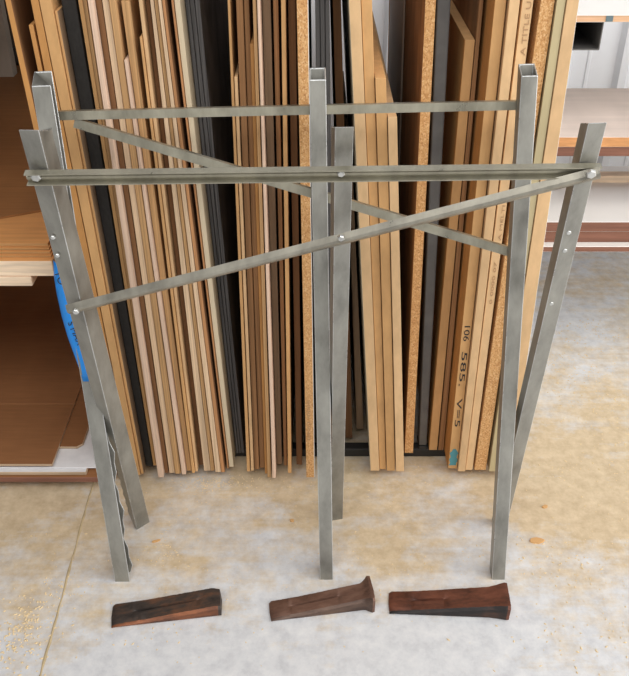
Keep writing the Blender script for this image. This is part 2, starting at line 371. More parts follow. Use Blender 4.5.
for i, (nm, mt, (tl, tr, yt), ends, (bl, br, yb), lab, ml, mr) in enumerate(B):
    Y = (H - ZB) / ((H - at_y(300, yb, 1.0).z))       # front plane where the bottom edge, lying on the beam, shows at row yb
    Y = min(Y, 1.535) if nm != 'x' else Y
    if yb < 445: Y = (H - ZB) / ((H - at_y(300, yb, 1.0).z))
    if yb > 459.5: Y = 1.457 + 0.75 * (Y - 1.457)
    if nm == 'UPRIGHT': Y = 1.5405
    if yb < 10: Y = yb; yb = 470; r_ = EYE - Vector((0, 0, ZB)); yb = CY + F * math.tan(math.atan2(H - ZB, Y) - PITCH)
    q = [at_y(bl, yb, Y), at_y(br, yb, Y), at_y(tl, yt, Y), at_y(tr, yt, Y)]
    def xat(a, b, z): return a.x + (b.x - a.x) * (z - a.z) / (b.z - a.z)
    L = [xat(q[0], q[2], z) for z in (ZREF0, ZREF1)]; Rr = [xat(q[1], q[3], z) for z in (ZREF0, ZREF1)]
    ztop = q[2].z if ends else 1.16 + R.random() * 0.06
    specs.append([nm, mt, L, Rr, Y, ztop, lab, ml, mr, ends])
# keep neighbours clear of each other, at both reference heights, working outwards from the sheet nearest the middle
order = sorted(range(len(specs)), key=lambda i: abs(specs[i][2][0]))
mid = min(range(len(specs)), key=lambda i: abs(specs[i][2][0]))
G = 0.0011
for k in (0, 1):
    for i in range(mid + 1, len(specs)):
        p = specs[i - 1]; s = specs[i]
        if s[2][k] < p[3][k] + G: s[2][k] = p[3][k] + G
        if s[3][k] < s[2][k] + 0.003: s[3][k] = s[2][k] + 0.003
    for i in range(mid - 1, -1, -1):
        p = specs[i + 1]; s = specs[i]
        if s[3][k] > p[2][k] - G: s[3][k] = p[2][k] - G
        if s[2][k] > s[3][k] - 0.003: s[2][k] = s[3][k] - 0.003
for i, (nm, mt, L, Rr, Y, zt, lab, ml, mr, ends) in enumerate(specs):
    def X(a, z): return a[0] + (a[1] - a[0]) * (z - ZREF0) / (ZREF1 - ZREF0)
    bm = bmesh.new()
    yb_ = 2.22 + 0.1 * R.random()
    if nm == 'UPRIGHT':
        x0, x1, X0, X1 = X(L, ZB + .009), X(Rr, ZB + .009), X(L, 1.3), X(Rr, 1.3); zb = ZB + .009
        hexa(bm, [(x0, Y, zb), (x1, Y, zb), (x1, 1.575, zb), (x0, 1.575, zb), (X0, Y, 1.3), (X1, Y, 1.3), (X1, 1.575, 1.3), (X0, 1.575, 1.3)])
        bev(link('upright', bm, M['upright'], rack, (x0, Y, zb)), 0.003, 3)
        bm = bmesh.new(); box(bm, x0, x1, 1.538, 1.58, BEAM_Z + .0003, ZB + .0085)
        bev(link('foot_plate', bm, M['black_steel'], rack, (x0, Y, BEAM_Z)), 0.002); continue
    mi = [0, 2, 0, 1, 0, 0]
    hexa(bm, [(X(L, ZB), Y, ZB), (X(Rr, ZB), Y, ZB), (X(Rr, ZB), yb_, ZB), (X(L, ZB), yb_, ZB),
              (X(L, zt), Y, zt), (X(Rr, zt), Y, zt), (X(Rr, zt), yb_, zt), (X(L, zt), yb_, zt)], mi)
    o = link(nm, bm, [M[mt], M[ml or mt], M[mr or mt]], None, ((X(L, ZB) + X(Rr, ZB)) / 2, Y, ZB))
    bev(o, 0.0006, 1)
    tag(o, lab, 'board', GRP)
    sheets[i] = (o, L, Rr, Y, X)
    B[i] = B[i] + (o,)

def find(word):
    for i in sheets:
        if word in B[i][5]: return sheets[i]

def text_mesh(t, parent):
    bpy.context.view_layer.update()
    dg = bpy.context.evaluated_depsgraph_get()
    me = bpy.data.meshes.new_from_object(t.evaluated_get(dg), depsgraph=dg); me.name = t.name
    n = bpy.data.objects.new(t.name, me); C.objects.link(n)
    loc, rot, sc = t.matrix_basis.decompose()
    n.rotation_euler = rot.to_euler(); n.scale = sc; n.parent = parent; n.location = loc - parent.location
    cu = t.data; nm = t.name; bpy.data.objects.remove(t); bpy.data.curves.remove(cu); n.name = 'lettering' if 'print' in nm else 'marker_writing'
    return n
def writing(name, text, sheet, py0, py1, size, m, upward=False, parent=None, off=0.5):
    """ink lettering lying on the front edge of a sheet between picture rows py0 and py1"""
    o, L, Rr, Y, X = sheet
    z0 = at_y(314, py0, Y).z; z1 = at_y(314, py1, Y).z
    p0 = Vector((X(L, z0) * (1 - off) + X(Rr, z0) * off, Y - 0.0006, z0)); p1 = Vector((X(L, z1) * (1 - off) + X(Rr, z1) * off, Y - 0.0006, z1))
    cu = bpy.data.curves.new(name, 'FONT'); cu.body = text; cu.size = size; cu.align_x = 'CENTER'; cu.align_y = 'CENTER'; cu.extrude = 0.0002
    cu.materials.append(m)
    t = bpy.data.objects.new(name, cu); C.objects.link(t)
    ax = (p1 - p0).normalized(); az = Vector((0, -1, 0)); ay = az.cross(ax)
    mw = Matrix((ax, ay, az)).transposed().to_4x4(); mw.translation = (p0 + p1) / 2
    bpy.context.view_layer.update()
    length = (p1 - p0).length
    t.matrix_world = mw
    bpy.context.view_layer.update()
    if t.dimensions.x > 0: t.scale.x = length / t.dimensions.x
    return text_mesh(t, o)
sm = find('numbers in black marker')
writing('marker_writing', '106', sm, 325, 340, 0.016, M['ink'])
writing('marker_writing', '585.', sm, 352, 386, 0.016, M['ink'])
writing('marker_writing', 'V=5', sm, 399, 427, 0.016, M['ink'])
sp_ = find('faint printed letters')
writing('printed_letters', 'A TITLE U', sp_, 55, 1, 0.011, M['print'], off=.66)
writing('printed_letters', 'A MELTI', sp_, 240, 205, 0.0075, M['print'], off=.7)
writing('printed_letters', '0 0000 07', sp_, 304, 262, 0.0075, M['print'], off=.6)
writing('printed_letters', '8800/ ON/0', find('chipboard sheet with white right face'), 400, 440, 0.009, M['print'], off=.4)
# teal paint on the foot of the numbered board and on the side of the orange ply
def patch(name, sheet, rows, m, a=.12, b=.9):
    o, L, Rr, Y, X = sheet; bm = bmesh.new(); f = []; bk = []
    n = 9
    for side in (0, 1):
        for j in range(n):
            t = j / (n - 1); z = at_y(314, rows[0] + (rows[1] - rows[0]) * t, Y).z
            fr = (a + .1 * math.sin(j * 2.1)) if side == 0 else (b - .08 * math.cos(j * 1.7))
            if t < .2: fr = .5 + (fr - .5) * (.4 + 3 * t)
            f.append(Vector((X(L, z) * (1 - fr) + X(Rr, z) * fr, Y, z)))
    ring = f[:n] + f[n:][::-1]
    v0 = [bm.verts.new(p + Vector((0, -0.0009, 0))) for p in ring]; v1 = [bm.verts.new(p + Vector((0, -0.0001, 0))) for p in ring]
    bm.faces.new(v0); bm.faces.new(v1[::-1])
    for i in range(len(ring)): bm.faces.new((v0[i], v0[(i + 1) % len(ring)], v1[(i + 1) % len(ring)], v1[i]))
    w = link(name, bm, m, o, o.location.copy()); return w
patch('paint_patch', sm, (449, 465), M['teal'])

# ================================================================== SAWBUCK
YA, YB = math.radians(10.4), math.radians(12.2)
tA, tB = math.tan(YA), math.tan(YB)
nA = Vector((0, -1, tA)).normalized(); nB = Vector((0, -1, -tB)).normalized()     # plane normals toward the camera
pA = at_z(327, 580, 0); pB = at_z(337, 524, 0)
root = empty('steel_sawhorse', (0, (pA.y + pB.y) / 2, 0), 'crossed galvanised steel log sawhorse standing on the concrete before the rack', 'sawhorse')
def basis(a, b, n):
    w = (b - a).normalized(); v = (n - w * n.dot(w)).normalized(); u = w.cross(v) * -1
    if u.x < 0: u = -u
    return w, u, v
def tube_post(foot, topf, wd_, dp, open_right=False, cut=0.016):
    a, b = at_z(*foot, 0), None
    b = on_plane(topf[0], topf[1], a, nA)
    w, u, v = basis(a, b, nA)
    bm = bmesh.new(); t = 0.0022
    def ring(x0, x1, y0, y1, k, lift):
        base = a if k == 0 else b
        out = []
        for (x, y) in ((x0, y0), (x1, y0), (x1, y1), (x0, y1)):
            p = base + u * x + v * y
            if k == 0: p = p - w * (p.z / w.z)
            else: p = p + w * (lift * (-y / dp))
            out.append(bm.verts.new(p))
        return out
    if not open_right:
        ob, ot = ring(-wd_ / 2, wd_ / 2, 0, -dp, 0, 0), ring(-wd_ / 2, wd_ / 2, 0, -dp, 1, cut)
        ib, it = ring(-wd_ / 2 + t, wd_ / 2 - t, -t, -dp + t, 0, 0), ring(-wd_ / 2 + t, wd_ / 2 - t, -t, -dp + t, 1, cut)
        for i in range(4):
            j = (i + 1) % 4
            bm.faces.new((ob[i], ob[j], ot[j], ot[i])); bm.faces.new((ib[j], ib[i], it[i], it[j]))
            bm.faces.new((ot[i], ot[j], it[j], it[i])); bm.faces.new((ob[j], ob[i], ib[i], ib[j]))
    else:
        # channel: front flange, left web, back flange whose torn edge steps in low down
        N = 44; x0 = -wd_ / 2
        def prof(s):
            xb = wd_ / 2 - 0.002
            if s < 0.42: xb = wd_ / 2 - 0.003 + 0.004 * ((int(s * N * 1.0)) % 2) + 0.003 * math.sin(s * 50)
            return [(x0, 0), (wd_ / 2, 0), (wd_ / 2, -t), (x0 + t, -t), (x0 + t, -dp + t), (xb, -dp + t), (xb, -dp), (x0, -dp)]
        rings = []
        for k in range(N + 1):
            s = k / N; base = a + (b - a) * s; r = []
            for x, y in prof(s):
                p = base + u * x + v * y
                if k == 0: p = p - w * (p.z / w.z)
                if k == N: p = p + w * (cut * (-y / dp))
                r.append(bm.verts.new(p))
            rings.append(r)
        for r0, r1 in zip(rings, rings[1:]):
            for i in range(8): bm.faces.new((r0[i], r0[(i + 1) % 8], r1[(i + 1) % 8], r1[i]))
        bm.faces.new(rings[0][::-1]); bm.faces.new(rings[-1])
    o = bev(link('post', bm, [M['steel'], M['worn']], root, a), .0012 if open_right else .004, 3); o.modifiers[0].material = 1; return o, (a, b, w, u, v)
def angle_post(foot, topf, side, rot, wf=0.029, ragged=False, rot0=None, wf2=None):
    """L section; side = -1: front flange runs left of the ridge, +1: right"""
    a = at_z(*foot, 0); b = on_plane(topf[0], topf[1], a, nB)
    w, u, v = basis(a, b, nB); t = 0.0025
    wf2 = wf2 or wf; rot0 = rot if rot0 is None else rot0
    bm = bmesh.new(); N = 60; rings = []
    for k in range(N + 1):
        s = k / N; base = a + (b - a) * s
        w1 = wf; rr = rot0 + (rot - rot0) * s
        d1 = u * side * math.cos(rr) - v * math.sin(rr); d2 = -u * side * math.sin(rr) - v * math.cos(rr)
        if ragged and s < 0.34: w1 = wf * (0.62 if s > .02 else .35) + (0.0035 if k % 2 else 0.0) + (wf * .38) * max(0, (s - .2) / .14)
        pts = [(0, 0), (w1, 0), (w1, t), (t, t), (t, wf2), (0, wf2)]; r = []
        for x, y in pts:
            p = base + d1 * x + d2 * y
            if k == 0: p = p - w * (p.z / w.z)
            if k == N: p = p - w * ((base - p).dot(v) * 0.62)
            r.append(bm.verts.new(p))
        rings.append(r)
    for r0, r1 in zip(rings, rings[1:]):
        for i in range(6): bm.faces.new((r0[i], r0[(i + 1) % 6], r1[(i + 1) % 6], r1[i]))
    bm.faces.new(rings[0][::-1]); bm.faces.new(rings[-1])
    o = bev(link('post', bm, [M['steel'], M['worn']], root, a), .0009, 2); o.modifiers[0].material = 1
    return o, (a, b, w, u, v)

PA = [tube_post((122.5, 582), (41, 86), 0.030, 0.026, True, 0.02), tube_post((326.5, 580), (317.6, 80), 0.0262, 0.028), tube_post((498.5, 580), (529.8, 76), 0.0262, 0.028)]
PB = [angle_post((137, 530), (38.5, 130), -1, math.radians(11), ragged=True, rot0=math.radians(46), wf2=.033), angle_post((331, 521), (335, 127), 1, math.radians(13), wf=.0262, wf2=.022), angle_post((495, 527), (588.5, 123), 1, math.radians(9), wf=.0262, wf2=.022)]
for pp in PA + PB:
    print('post length', round((pp[1][1] - pp[1][0]).length, 3), 'foot', [round(c, 3) for c in pp[1][0]], 'top', [round(c, 3) for c in pp[1][1]])

def bolt(p, n, r=0.0058, parent=None, head=0.004):
    bm = bmesh.new(); n = n.normalized(); u = n.orthogonal().normalized(); v = n.cross(u)
    rings = []
    for rr, h in ((r, -0.0005), (r, head * .7), (r * .78, head)):
        rings.append([bm.verts.new(p + n * h + (u * math.cos(i * math.pi / 3) + v * math.sin(i * math.pi / 3)) * rr) for i in range(6)])
    for a, b in zip(rings, rings[1:]):
        for i in range(6): bm.faces.new((a[i], a[(i + 1) % 6], b[(i + 1) % 6], b[i]))
    bm.faces.new(rings[0][::-1]); bm.faces.new(rings[-1])
    return link('bolt', bm, M['bolt'], parent or root, p)

def child(name, bm, m, origin):
    return link(name, bm, m, root, origin)
PB0 = pB + nB * 0.002
PL = PB[0][1][0] + nB * 0.0015; PR = PB[2][1][0] + nB * 0.0015
# front rail: lipped channel, lips toward the camera
def channel(name, p, q, plane_p, n, hgt, lip, m, t=0.0016):
    a = on_plane(*p, PL, n); b = on_plane(*q, PR, n)
    w = (b - a).normalized(); v = (n - w * n.dot(w)).normalized(); u = v.cross(w)
    if u.z < 0: u = -u
    h = hgt / 2
    pts = [(-h, 0), (h, 0), (h, lip), (h - t, lip), (h - t, t), (h * .38, t), (h * .1, t + .003), (-h * .35, t + .003), (-h * .62, t), (-h + t, t), (-h + t, lip), (-h, lip)]
    bm = bmesh.new(); profile(bm, a, b, u, v, pts); return child(name, bm, m, a), (a, b, w, u, v)
rail1, fr = channel('rail', (27, 175.5), (599, 168.5), PB0, nB, 0.0185, 0.0115, M['rail'])
for px, py in ((36, 176.5), (341, 173)):
    bolt(on_plane(px, py, fr[0] + fr[4] * .0044, fr[4]), fr[4], 0.0075 if px < 50 else .0055, rail1)
# front brace: angle with its ridge toward the camera
def ridge(name, p, q, plane_p, n, wdt, m, t=0.0018, half=0.72):
    a = on_plane(*p, PL + n * .001, n); b = on_plane(*q, PR + n * .0105, n)
    w = (b - a).normalized(); v = (n - w * n.dot(w)).normalized(); u = v.cross(w)
    if u.z < 0: u = -u
    h = wdt / 2; d = h * half
    pts = [(-h, 0), (-h * .35, d * .8), (0, d), (h * .35, d * .8), (h, 0), (h - t, -t * .3), (h * .3, d * .8 - t), (0, d - t), (-h * .3, d * .8 - t), (-h + t, -t * .3)]
    bm = bmesh.new(); profile(bm, a, b, u, v, pts); return child(name, bm, m, a), (a, b, w, u, v)
PB1 = PB0 + nB * 0.0095
brace, br_ = ridge('brace', (68.5, 309.5), (599.5, 172.5), PB1, nB, 0.021, M['brace'])
for px, py, r in ((76, 311, .0055), (341, 237.5, .0055), (591, 173.5, .007)):
    bolt(on_plane(px, py, br_[0] + br_[4] * .0074, br_[4]), br_[4], r, brace)
bm = bmesh.new(); hp = on_plane(279, 254.5, PB1 + nB * 0.0080, nB)
# rear rail and rear brace: angles fixed behind the rear-leaning posts
PAb = pA - nA * 0.006
def lbar(name, p, q, plane_p, n, face, lip, m, t=0.0022):
    a = on_plane(*p, plane_p, n); b = on_plane(*q, plane_p, n)
    w = (b - a).normalized(); v = (n - w * n.dot(w)).normalized(); u = v.cross(w)
    if u.z < 0: u = -u
    h = face / 2
    pts = [(-h, 0), (h, 0), (h, -lip), (h - t, -lip), (h - t, -t), (-h, -t)]
    bm = bmesh.new(); profile(bm, a, b, u, v, pts); return child(name, bm, m, a)
bm.free()
PAr = pA - nA * 0.0285
lbar('rail', (57, 116), (522, 105.5), PAr, nA, 0.014, 0.016, M['rail'])
lbar('brace', (74, 123), (512, 253), pA - nA * 0.031 , nA, 0.015, 0.012, M['rail'])
for px, py in ((53, 158 + 79), (57.5, 255)):
    bolt(on_plane(px, py, PB[0][1][0] - nB * 0.003, nB), nB, .0038, PB[0][0], head=.003)
for px, py in ((568.5, 232), (564.5, 250), (551, 303)):
    bolt(on_plane(px, py, PB[2][1][0] - nB * 0.003, nB), nB, .004, PB[2][0], head=.003)

# ================================================================== BLUE TAPE FLAG ON THE LEFT POST
a, b, w, u, v = PA[0][1]
rows = [(50, 264), (51.5, 280), (55, 297), (60, 318), (66, 338), (73, 356), (79, 370), (83, 381.5)]
bm = bmesh.new(); front = []; back = []
pl = a + nA * 0.0018
for k, (px, py) in enumerate(rows):
    t = k / (len(rows) - 1)
    xr = 41 + (122.5 - 41) * (py - 86) / (582 - 86) + 6
    rowf = []
    for j in range(7):
        s = j / 6; x = px + (xr - px) * s
        p = on_plane(x, py, pl, nA) + nA * (0.004 * (1 - s) * (1 - t) * math.sin(2.2 * s + k * .8)) - nA * 0.02 * max(0, 1 - 2.3 * s) ** 2 * (1 - t)
        rowf.append(p)
    front.append(rowf)
vf = [[bm.verts.new(p) for p in r] for r in front]; vb = [[bm.verts.new(p - nA * 0.0008) for p in r] for r in front]
for i in range(len(rows) - 1):
    for j in range(6):
        bm.faces.new((vf[i][j], vf[i][j + 1], vf[i + 1][j + 1], vf[i + 1][j])); bm.faces.new((vb[i][j + 1], vb[i][j], vb[i + 1][j], vb[i + 1][j + 1]))
    bm.faces.new((vf[i][0], vf[i + 1][0], vb[i + 1][0], vb[i][0])); bm.faces.new((vf[i + 1][6], vf[i][6], vb[i][6], vb[i + 1][6]))
for j in range(6):
    bm.faces.new((vf[0][j + 1], vf[0][j], vb[0][j], vb[0][j + 1])); bm.faces.new((vf[-1][j], vf[-1][j + 1], vb[-1][j + 1], vb[-1][j]))
flag = link('plastic_tag', bm, M['tape'], None, front[-1][0], True)
tag(flag, 'bright blue plastic tag with black writing wrapped on the left sawhorse post', 'tag')
def flagtext(txt, p, q, size):
    p0 = on_plane(*p, pl + nA * .002, nA); p1 = on_plane(*q, pl + nA * .002, nA)
    cu = bpy.data.curves.new('marker_writing', 'FONT'); cu.body = txt; cu.size = size; cu.align_x = 'CENTER'; cu.align_y = 'CENTER'; cu.materials.append(M['ink']); cu.extrude = .0001
    t = bpy.data.objects.new('marker_writing', cu); C.objects.link(t)
    ax = (p1 - p0).normalized(); az = nA; ay = az.cross(ax)
    mw = Matrix((ax, ay, az)).transposed().to_4x4(); mw.translation = (p0 + p1) / 2; t.matrix_world = mw
    text_mesh(t, flag)
flagtext('S MAX', (70, 322), (80, 345), 0.016)
flagtext('YO', (57, 272), (62, 284), 0.018)

# ================================================================== SPLITTING WEDGES
def wedge(p0, p1, width, h0, h1, m, m2, label, flare=0.0, wt=1.0, groove=True, chamfer=0.0, gend=.82, f0=.86):
    a = at_z(*p0, 0); b = at_z(*p1, 0); d = b - a; L = d.length; N = 40; ang = math.atan2(d.y, d.x)
    bm = bmesh.new(); rings = []
    for k in range(N + 1):
        s = k / N; x = L * s
        wd = width * (wt + (1 - wt) * s); h = h0 + (h1 - h0) * s ** 1.05
        ex = 0.0
        if k == 0: wd *= .93; h *= .6
        if s > f0 and flare: ex = flare * min(1, (s - f0) / (.97 - f0)) ** 1.6
        if s > .985: ex -= flare * .12
        if chamfer and s > .93: wd -= chamfer * (s - .93) / .07; h -= chamfer * .6 * (s - .93) / .07
        y0, y1 = -ex, wd + ex; zt = h + ex * .9
        g = 0.0045 * min(1, max(0, (s - .18) / .1)) * min(1, max(0, (gend - s) / .08)) if groove else 0
        mid_ = (y0 + y1) / 2; gw = width * .035
        hj = R.uniform(-.0006, .0006)
        pts = [(y0 + .002, 0), (y0, min(.002, zt * .4)), (y0 - 0.0005, zt - min(.005, zt * .4)), (y0 + .004, zt + hj), (mid_ - gw * 1.6, zt), (mid_ - gw, zt - g), (mid_ + gw, zt - g), (mid_ + gw * 1.6, zt), (y1 - .004, zt + hj), (y1, zt - min(.005, zt * .4)), (y1, min(.002, zt * .4)), (y1 - .002, 0)]
        rings.append([bm.verts.new((x + R.uniform(-.0004, .0004), y, z + .0004)) for y, z in pts])
    n = len(rings[0])
    for k, (r0, r1) in enumerate(zip(rings, rings[1:])):
        for i in range(n):
            f = bm.faces.new((r0[i], r0[(i + 1) % n], r1[(i + 1) % n], r1[i]))
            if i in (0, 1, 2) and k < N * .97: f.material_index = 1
    for r, rev in ((rings[0], True), (rings[-1], False)):
        c = sum((q.co for q in r), Vector()) / n; c.x += -.0015 if rev else .0035
        cv = bm.verts.new(c)
        for i in range(n): bm.faces.new((r[i], r[(i + 1) % n], cv))
    o = link('splitting_wedge', bm, [m, m2], None, None); o.location = (a.x, a.y, 0); o.rotation_euler = (0, 0, ang)
    for p in o.data.polygons: p.use_smooth = True
    md = o.modifiers.new('edges', 'EDGE_SPLIT'); md.split_angle = math.radians(38)
    tag(o, label, 'wedge', 'three splitting wedges in a row')
    return o
wedge((111.5, 628.5), (221.5, 616), 0.052, 0.004, 0.027, M['rust_dark'], M['rust_edge'], 'blackened splitting wedge with rusty edges lying below the left sawhorse leg', wt=1.04, chamfer=.004)
wedge((271.5, 622), (374, 609.5), 0.046, 0.005, 0.032, M['rust_brown'], M['rust_dim'], 'brown splitting wedge with flared mushroomed head lying below the middle leg', flare=.0085, wt=1.0, f0=.9, gend=.7)
wedge((389.5, 614.5), (508.5, 619), 0.055, 0.005, 0.034, M['rust_red'], M['rust_black'], 'red rusted splitting wedge with thick square head lying below the right leg', flare=.0045, wt=.95, f0=.82, gend=.5)

# ================================================================== LEFT SHELF
YL = 1.5
def zl(py, Y): return at_y(0, py, Y).z
XR = at_y(52, 262, YL).x
shelf = empty('shelf_frame', (-0.9, 1.55, 0), 'steel shelf frame at the left carrying the plywood, mostly hidden in shade', 'shelf')
zf = zl(286, YL)
bm = bmesh.new(); box(bm, -1.6, at_y(33, 285, YL).x, YL - .002, YL + .045, zf, zl(276.5, YL)); bev(link('bearer', bm, M['pale_front'], shelf), .003)
zbear = zl(276.5, YL)
bm = bmesh.new(); box(bm, -1.6, XR - .02, 2.70, 2.75, zf, zbear); link('bearer', bm, M['pale_front'], shelf)
for x in (-1.66,):
    for y0 in (1.505, 2.70):
        bm = bmesh.new(); box(bm, x, x + .045, y0, y0 + .045, 0.0, zf); link('leg', bm, M['black_steel'], shelf)
bm = bmesh.new(); box(bm, XR - .12, XR - .075, 2.705, 2.75, 0, zf); link('leg', bm, M['black_steel'], shelf)
bm = bmesh.new(); box(bm, -1.66, XR - .3, 1.62, 1.665, zbear - .03, zbear); link('bearer', bm, M['black_steel'], shelf)
# white edged thick panel, then thin plies
z = zbear + .0005
ztop_panel = zl(261, YL)
bm = bmesh.new(); box(bm, -1.6, XR, YL, 2.74, z, ztop_panel, [1, 1, 0, 0, 0, 0])
o = tag(link('plywood_sheet', bm, [M['ply_top'], M['pale_front']], None, (XR, YL, z)), 'thick pale edged panel at the bottom of the plywood stack on the left shelf', 'board', 'plywood lying on the left shelf'); bev(o, .002)
z = ztop_panel + .0005
labs = ['thin plywood sheet lowest above the pale edged panel on the left shelf', 'thin plywood sheet second above the pale edged panel on the left shelf', 'thin plywood sheet third above the pale edged panel on the left shelf', 'broad golden plywood sheet with its face open to the light on the left shelf']
for k in range(4):
    y0 = YL + .014 + .006 * k + R.uniform(-.002, .002); th = .0042 if k < 3 else .006
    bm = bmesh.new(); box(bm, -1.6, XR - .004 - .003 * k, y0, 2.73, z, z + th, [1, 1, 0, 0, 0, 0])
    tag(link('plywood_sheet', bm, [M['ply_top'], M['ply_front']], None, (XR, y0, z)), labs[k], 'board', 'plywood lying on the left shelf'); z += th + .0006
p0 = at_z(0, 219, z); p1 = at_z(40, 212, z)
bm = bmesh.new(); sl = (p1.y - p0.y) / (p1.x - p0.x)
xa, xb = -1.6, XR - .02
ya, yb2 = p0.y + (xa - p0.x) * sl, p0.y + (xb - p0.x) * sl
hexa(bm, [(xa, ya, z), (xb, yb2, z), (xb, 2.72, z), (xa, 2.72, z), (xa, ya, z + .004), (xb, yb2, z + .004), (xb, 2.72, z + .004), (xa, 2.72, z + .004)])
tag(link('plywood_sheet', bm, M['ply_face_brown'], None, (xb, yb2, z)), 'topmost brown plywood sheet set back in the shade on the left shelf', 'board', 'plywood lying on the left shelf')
# unseen shelf with posts and bearers, added above to shade the left side
bm = bmesh.new(); box(bm, -1.66, -0.66, 1.525, 2.75, 1.075, 1.10); link('upper_board', bm, M['ply_top'], shelf)
for y0 in (1.53, 2.70):
    bm = bmesh.new(); box(bm, -1.66, -1.615, y0, y0 + .045, zf, 1.035); link('post', bm, M['black_steel'], shelf)
    bm = bmesh.new(); box(bm, -1.66, -.66, y0, y0 + .045, 1.035, 1.075); link('bearer', bm, M['black_steel'], shelf)
bm = bmesh.new(); box(bm, -1.66, XR - .02, 2.756, 2.775, 0.02, 1.10); link('back_panel', bm, M['dim'], shelf)  # dark sheet added where the space behind the shelf is only in shade
bm = bmesh.new(); box(bm, -1.69, -1.665, 1.52, 2.775, 0.0, 1.10); link('side_panel', bm, M['dim'], shelf)  # unseen end added to block light from the left shelf
bm = bmesh.new(); box(bm, -1.6, XR - .02, 2.735, 2.755, z + .006, z + .05); link('back_rail', bm, M['upright'], shelf)
# pale rough block at the back left
c = at_y(4, 48, 2.60)
bm = bmesh.new(); hexa(bm, [(c.x - .14, 2.60, z + .0045), (c.x + .012, 2.60, z + .0045), (c.x + .012, 2.64, z + .0045), (c.x - .14, 2.64, z + .0045), (c.x - .14, 2.66, z + .26), (c.x - .005, 2.66, z + .26), (c.x - .005, 2.69, z + .26), (c.x - .14, 2.69, z + .26)])
tag(link('offcut_panel', bm, M['offcut'], None, (c.x, 2.6, z)), 'pale grey offcut leaning in the dark at the far left top corner', 'offcut')

# ================================================================== CARDBOARD STACK (lower left)
ycard = 1.414
def cz(py, Y=ycard): return at_y(0, py, Y).z
z1 = 0.001
def slab(name, pts, z0, z1, mats, label, group='flattened card on the floor stack', wav=0.0):
    bm = bmesh.new(); n = len(pts)
    lo = [bm.verts.new((p[0], p[1], z0)) for p in pts]; hi_ = [bm.verts.new((p[0], p[1], z1)) for p in pts]
    bm.faces.new(lo[::-1]); bm.faces.new(hi_)
    for i in range(n):
        f = bm.faces.new((lo[i], lo[(i + 1) % n], hi_[(i + 1) % n], hi_[i])); f.material_index = 1
    o = link(name, bm, mats, None, (pts[1][0], pts[1][1], z0)); bev(o, min(.0015, (z1 - z0) * .25), 1)
    return tag(o, label, 'cardboard', group)
def gx(px, py, z): p = at_z(px, py, z); return (p.x, p.y)
zz = 0.040
# timber pallet boards carrying the stack
bm = bmesh.new(); box(bm, -1.5, at_z(50, 484, zz - .012).x, 1.46, 1.55, 0.0, zz - .012)
o = tag(link('timber_bearer', bm, M['ply_brown'], None, (-.9, 1.46, 0)), 'timber bearer under the front of the cardboard stack', 'bearer', 'bearers under the cardboard'); bev(o, .003)
bm = bmesh.new(); box(bm, -1.5, at_z(50, 484, zz - .012).x - .02, 1.95, 2.04, 0.0, zz - .012)
o = tag(link('timber_bearer', bm, M['ply_brown'], None, (-.9, 1.95, 0)), 'timber bearer under the rear of the cardboard stack', 'bearer', 'bearers under the cardboard'); bev(o, .003)
za = zz - .0115
def layer(xr_px, py, z0, z1, xr_back, ybk, mats, label, chop=None):
    p = at_z(xr_px, py, z1)
    pts = [(-1.5, p.y), (p.x, p.y)]
    if chop: pts += [(p.x + chop[0], p.y + chop[1])]
    pts += [(xr_back, ybk), (-1.5, ybk)]
    return pts
def flat(x, y): return (x, y)
pts = layer(99, 477, za, za + .016, at_z(99, 477, za).x + .005, 2.62, None, None)
slab('cardboard_sheet', pts, za, za + .014, [M['card'], M['redbrown']], 'lowest brown board sticking out furthest in the left floor stack'); za += .0145
pts = layer(86, 472, za, za + .010, at_z(90, 468, za).x, 2.61, None, None)
slab('cardboard_sheet', pts, za, za + .009, [M['paper'], M['card_edge']], 'grey edged card second from the bottom of the left floor stack'); za += .0095
pts = layer(97, 467, za, za + .004, at_z(97, 467, za).x, 2.60, None, None)
slab('paper_sheet', pts, za, za + .0025, [M['paper'], M['paper']], 'white paper sheet showing at the corner of the cardboard stack'); za += .003
p = at_z(82, 447, za + .006); pts = [(-1.4, p.y), (p.x - .012, p.y), (p.x, p.y + .012), (p.x + .002, 2.58), (-1.4, 2.58)]
slab('cardboard_sheet', pts, za, za + .006, [M['card'], M['card_edge']], 'smaller cardboard with rounded grey corner under the top sheet'); za += .0065
# top sheet with a fold line
p = at_z(52, 464, za + .006); fy = at_z(60, 404, za + .006).y
bm = bmesh.new(); t = .006
ys = [p.y, fy - .0025, fy, fy + .0025, 2.56]; zs = [0, 0, -.0022, 0, 0]
lo = [[bm.verts.new((x, y, za)) for x in (-1.4, p.x)] for y in ys]; hi_ = [[bm.verts.new((x, y, za + t + dz)) for x in (-1.4, p.x)] for y, dz in zip(ys, zs)]
for i in range(4):
    bm.faces.new((hi_[i][0], hi_[i][1], hi_[i + 1][1], hi_[i + 1][0])); bm.faces.new((lo[i][1], lo[i][0], lo[i + 1][0], lo[i + 1][1]))
    f = bm.faces.new((lo[i][1], lo[i + 1][1], hi_[i + 1][1], hi_[i][1])); f.material_index = 1
    bm.faces.new((lo[i + 1][0], lo[i][0], hi_[i][0], hi_[i + 1][0]))
f = bm.faces.new((lo[0][0], lo[0][1], hi_[0][1], hi_[0][0])); f.material_index = 1
bm.faces.new((lo[4][1], lo[4][0], hi_[4][0], hi_[4][1]))
o = link('cardboard_sheet', bm, [M['card'], M['card_edge']], None, (p.x, p.y, za)); tag(o, 'large brown cardboard with a fold line on top of the left floor stack', 'cardboard', 'flattened card on the floor stack')

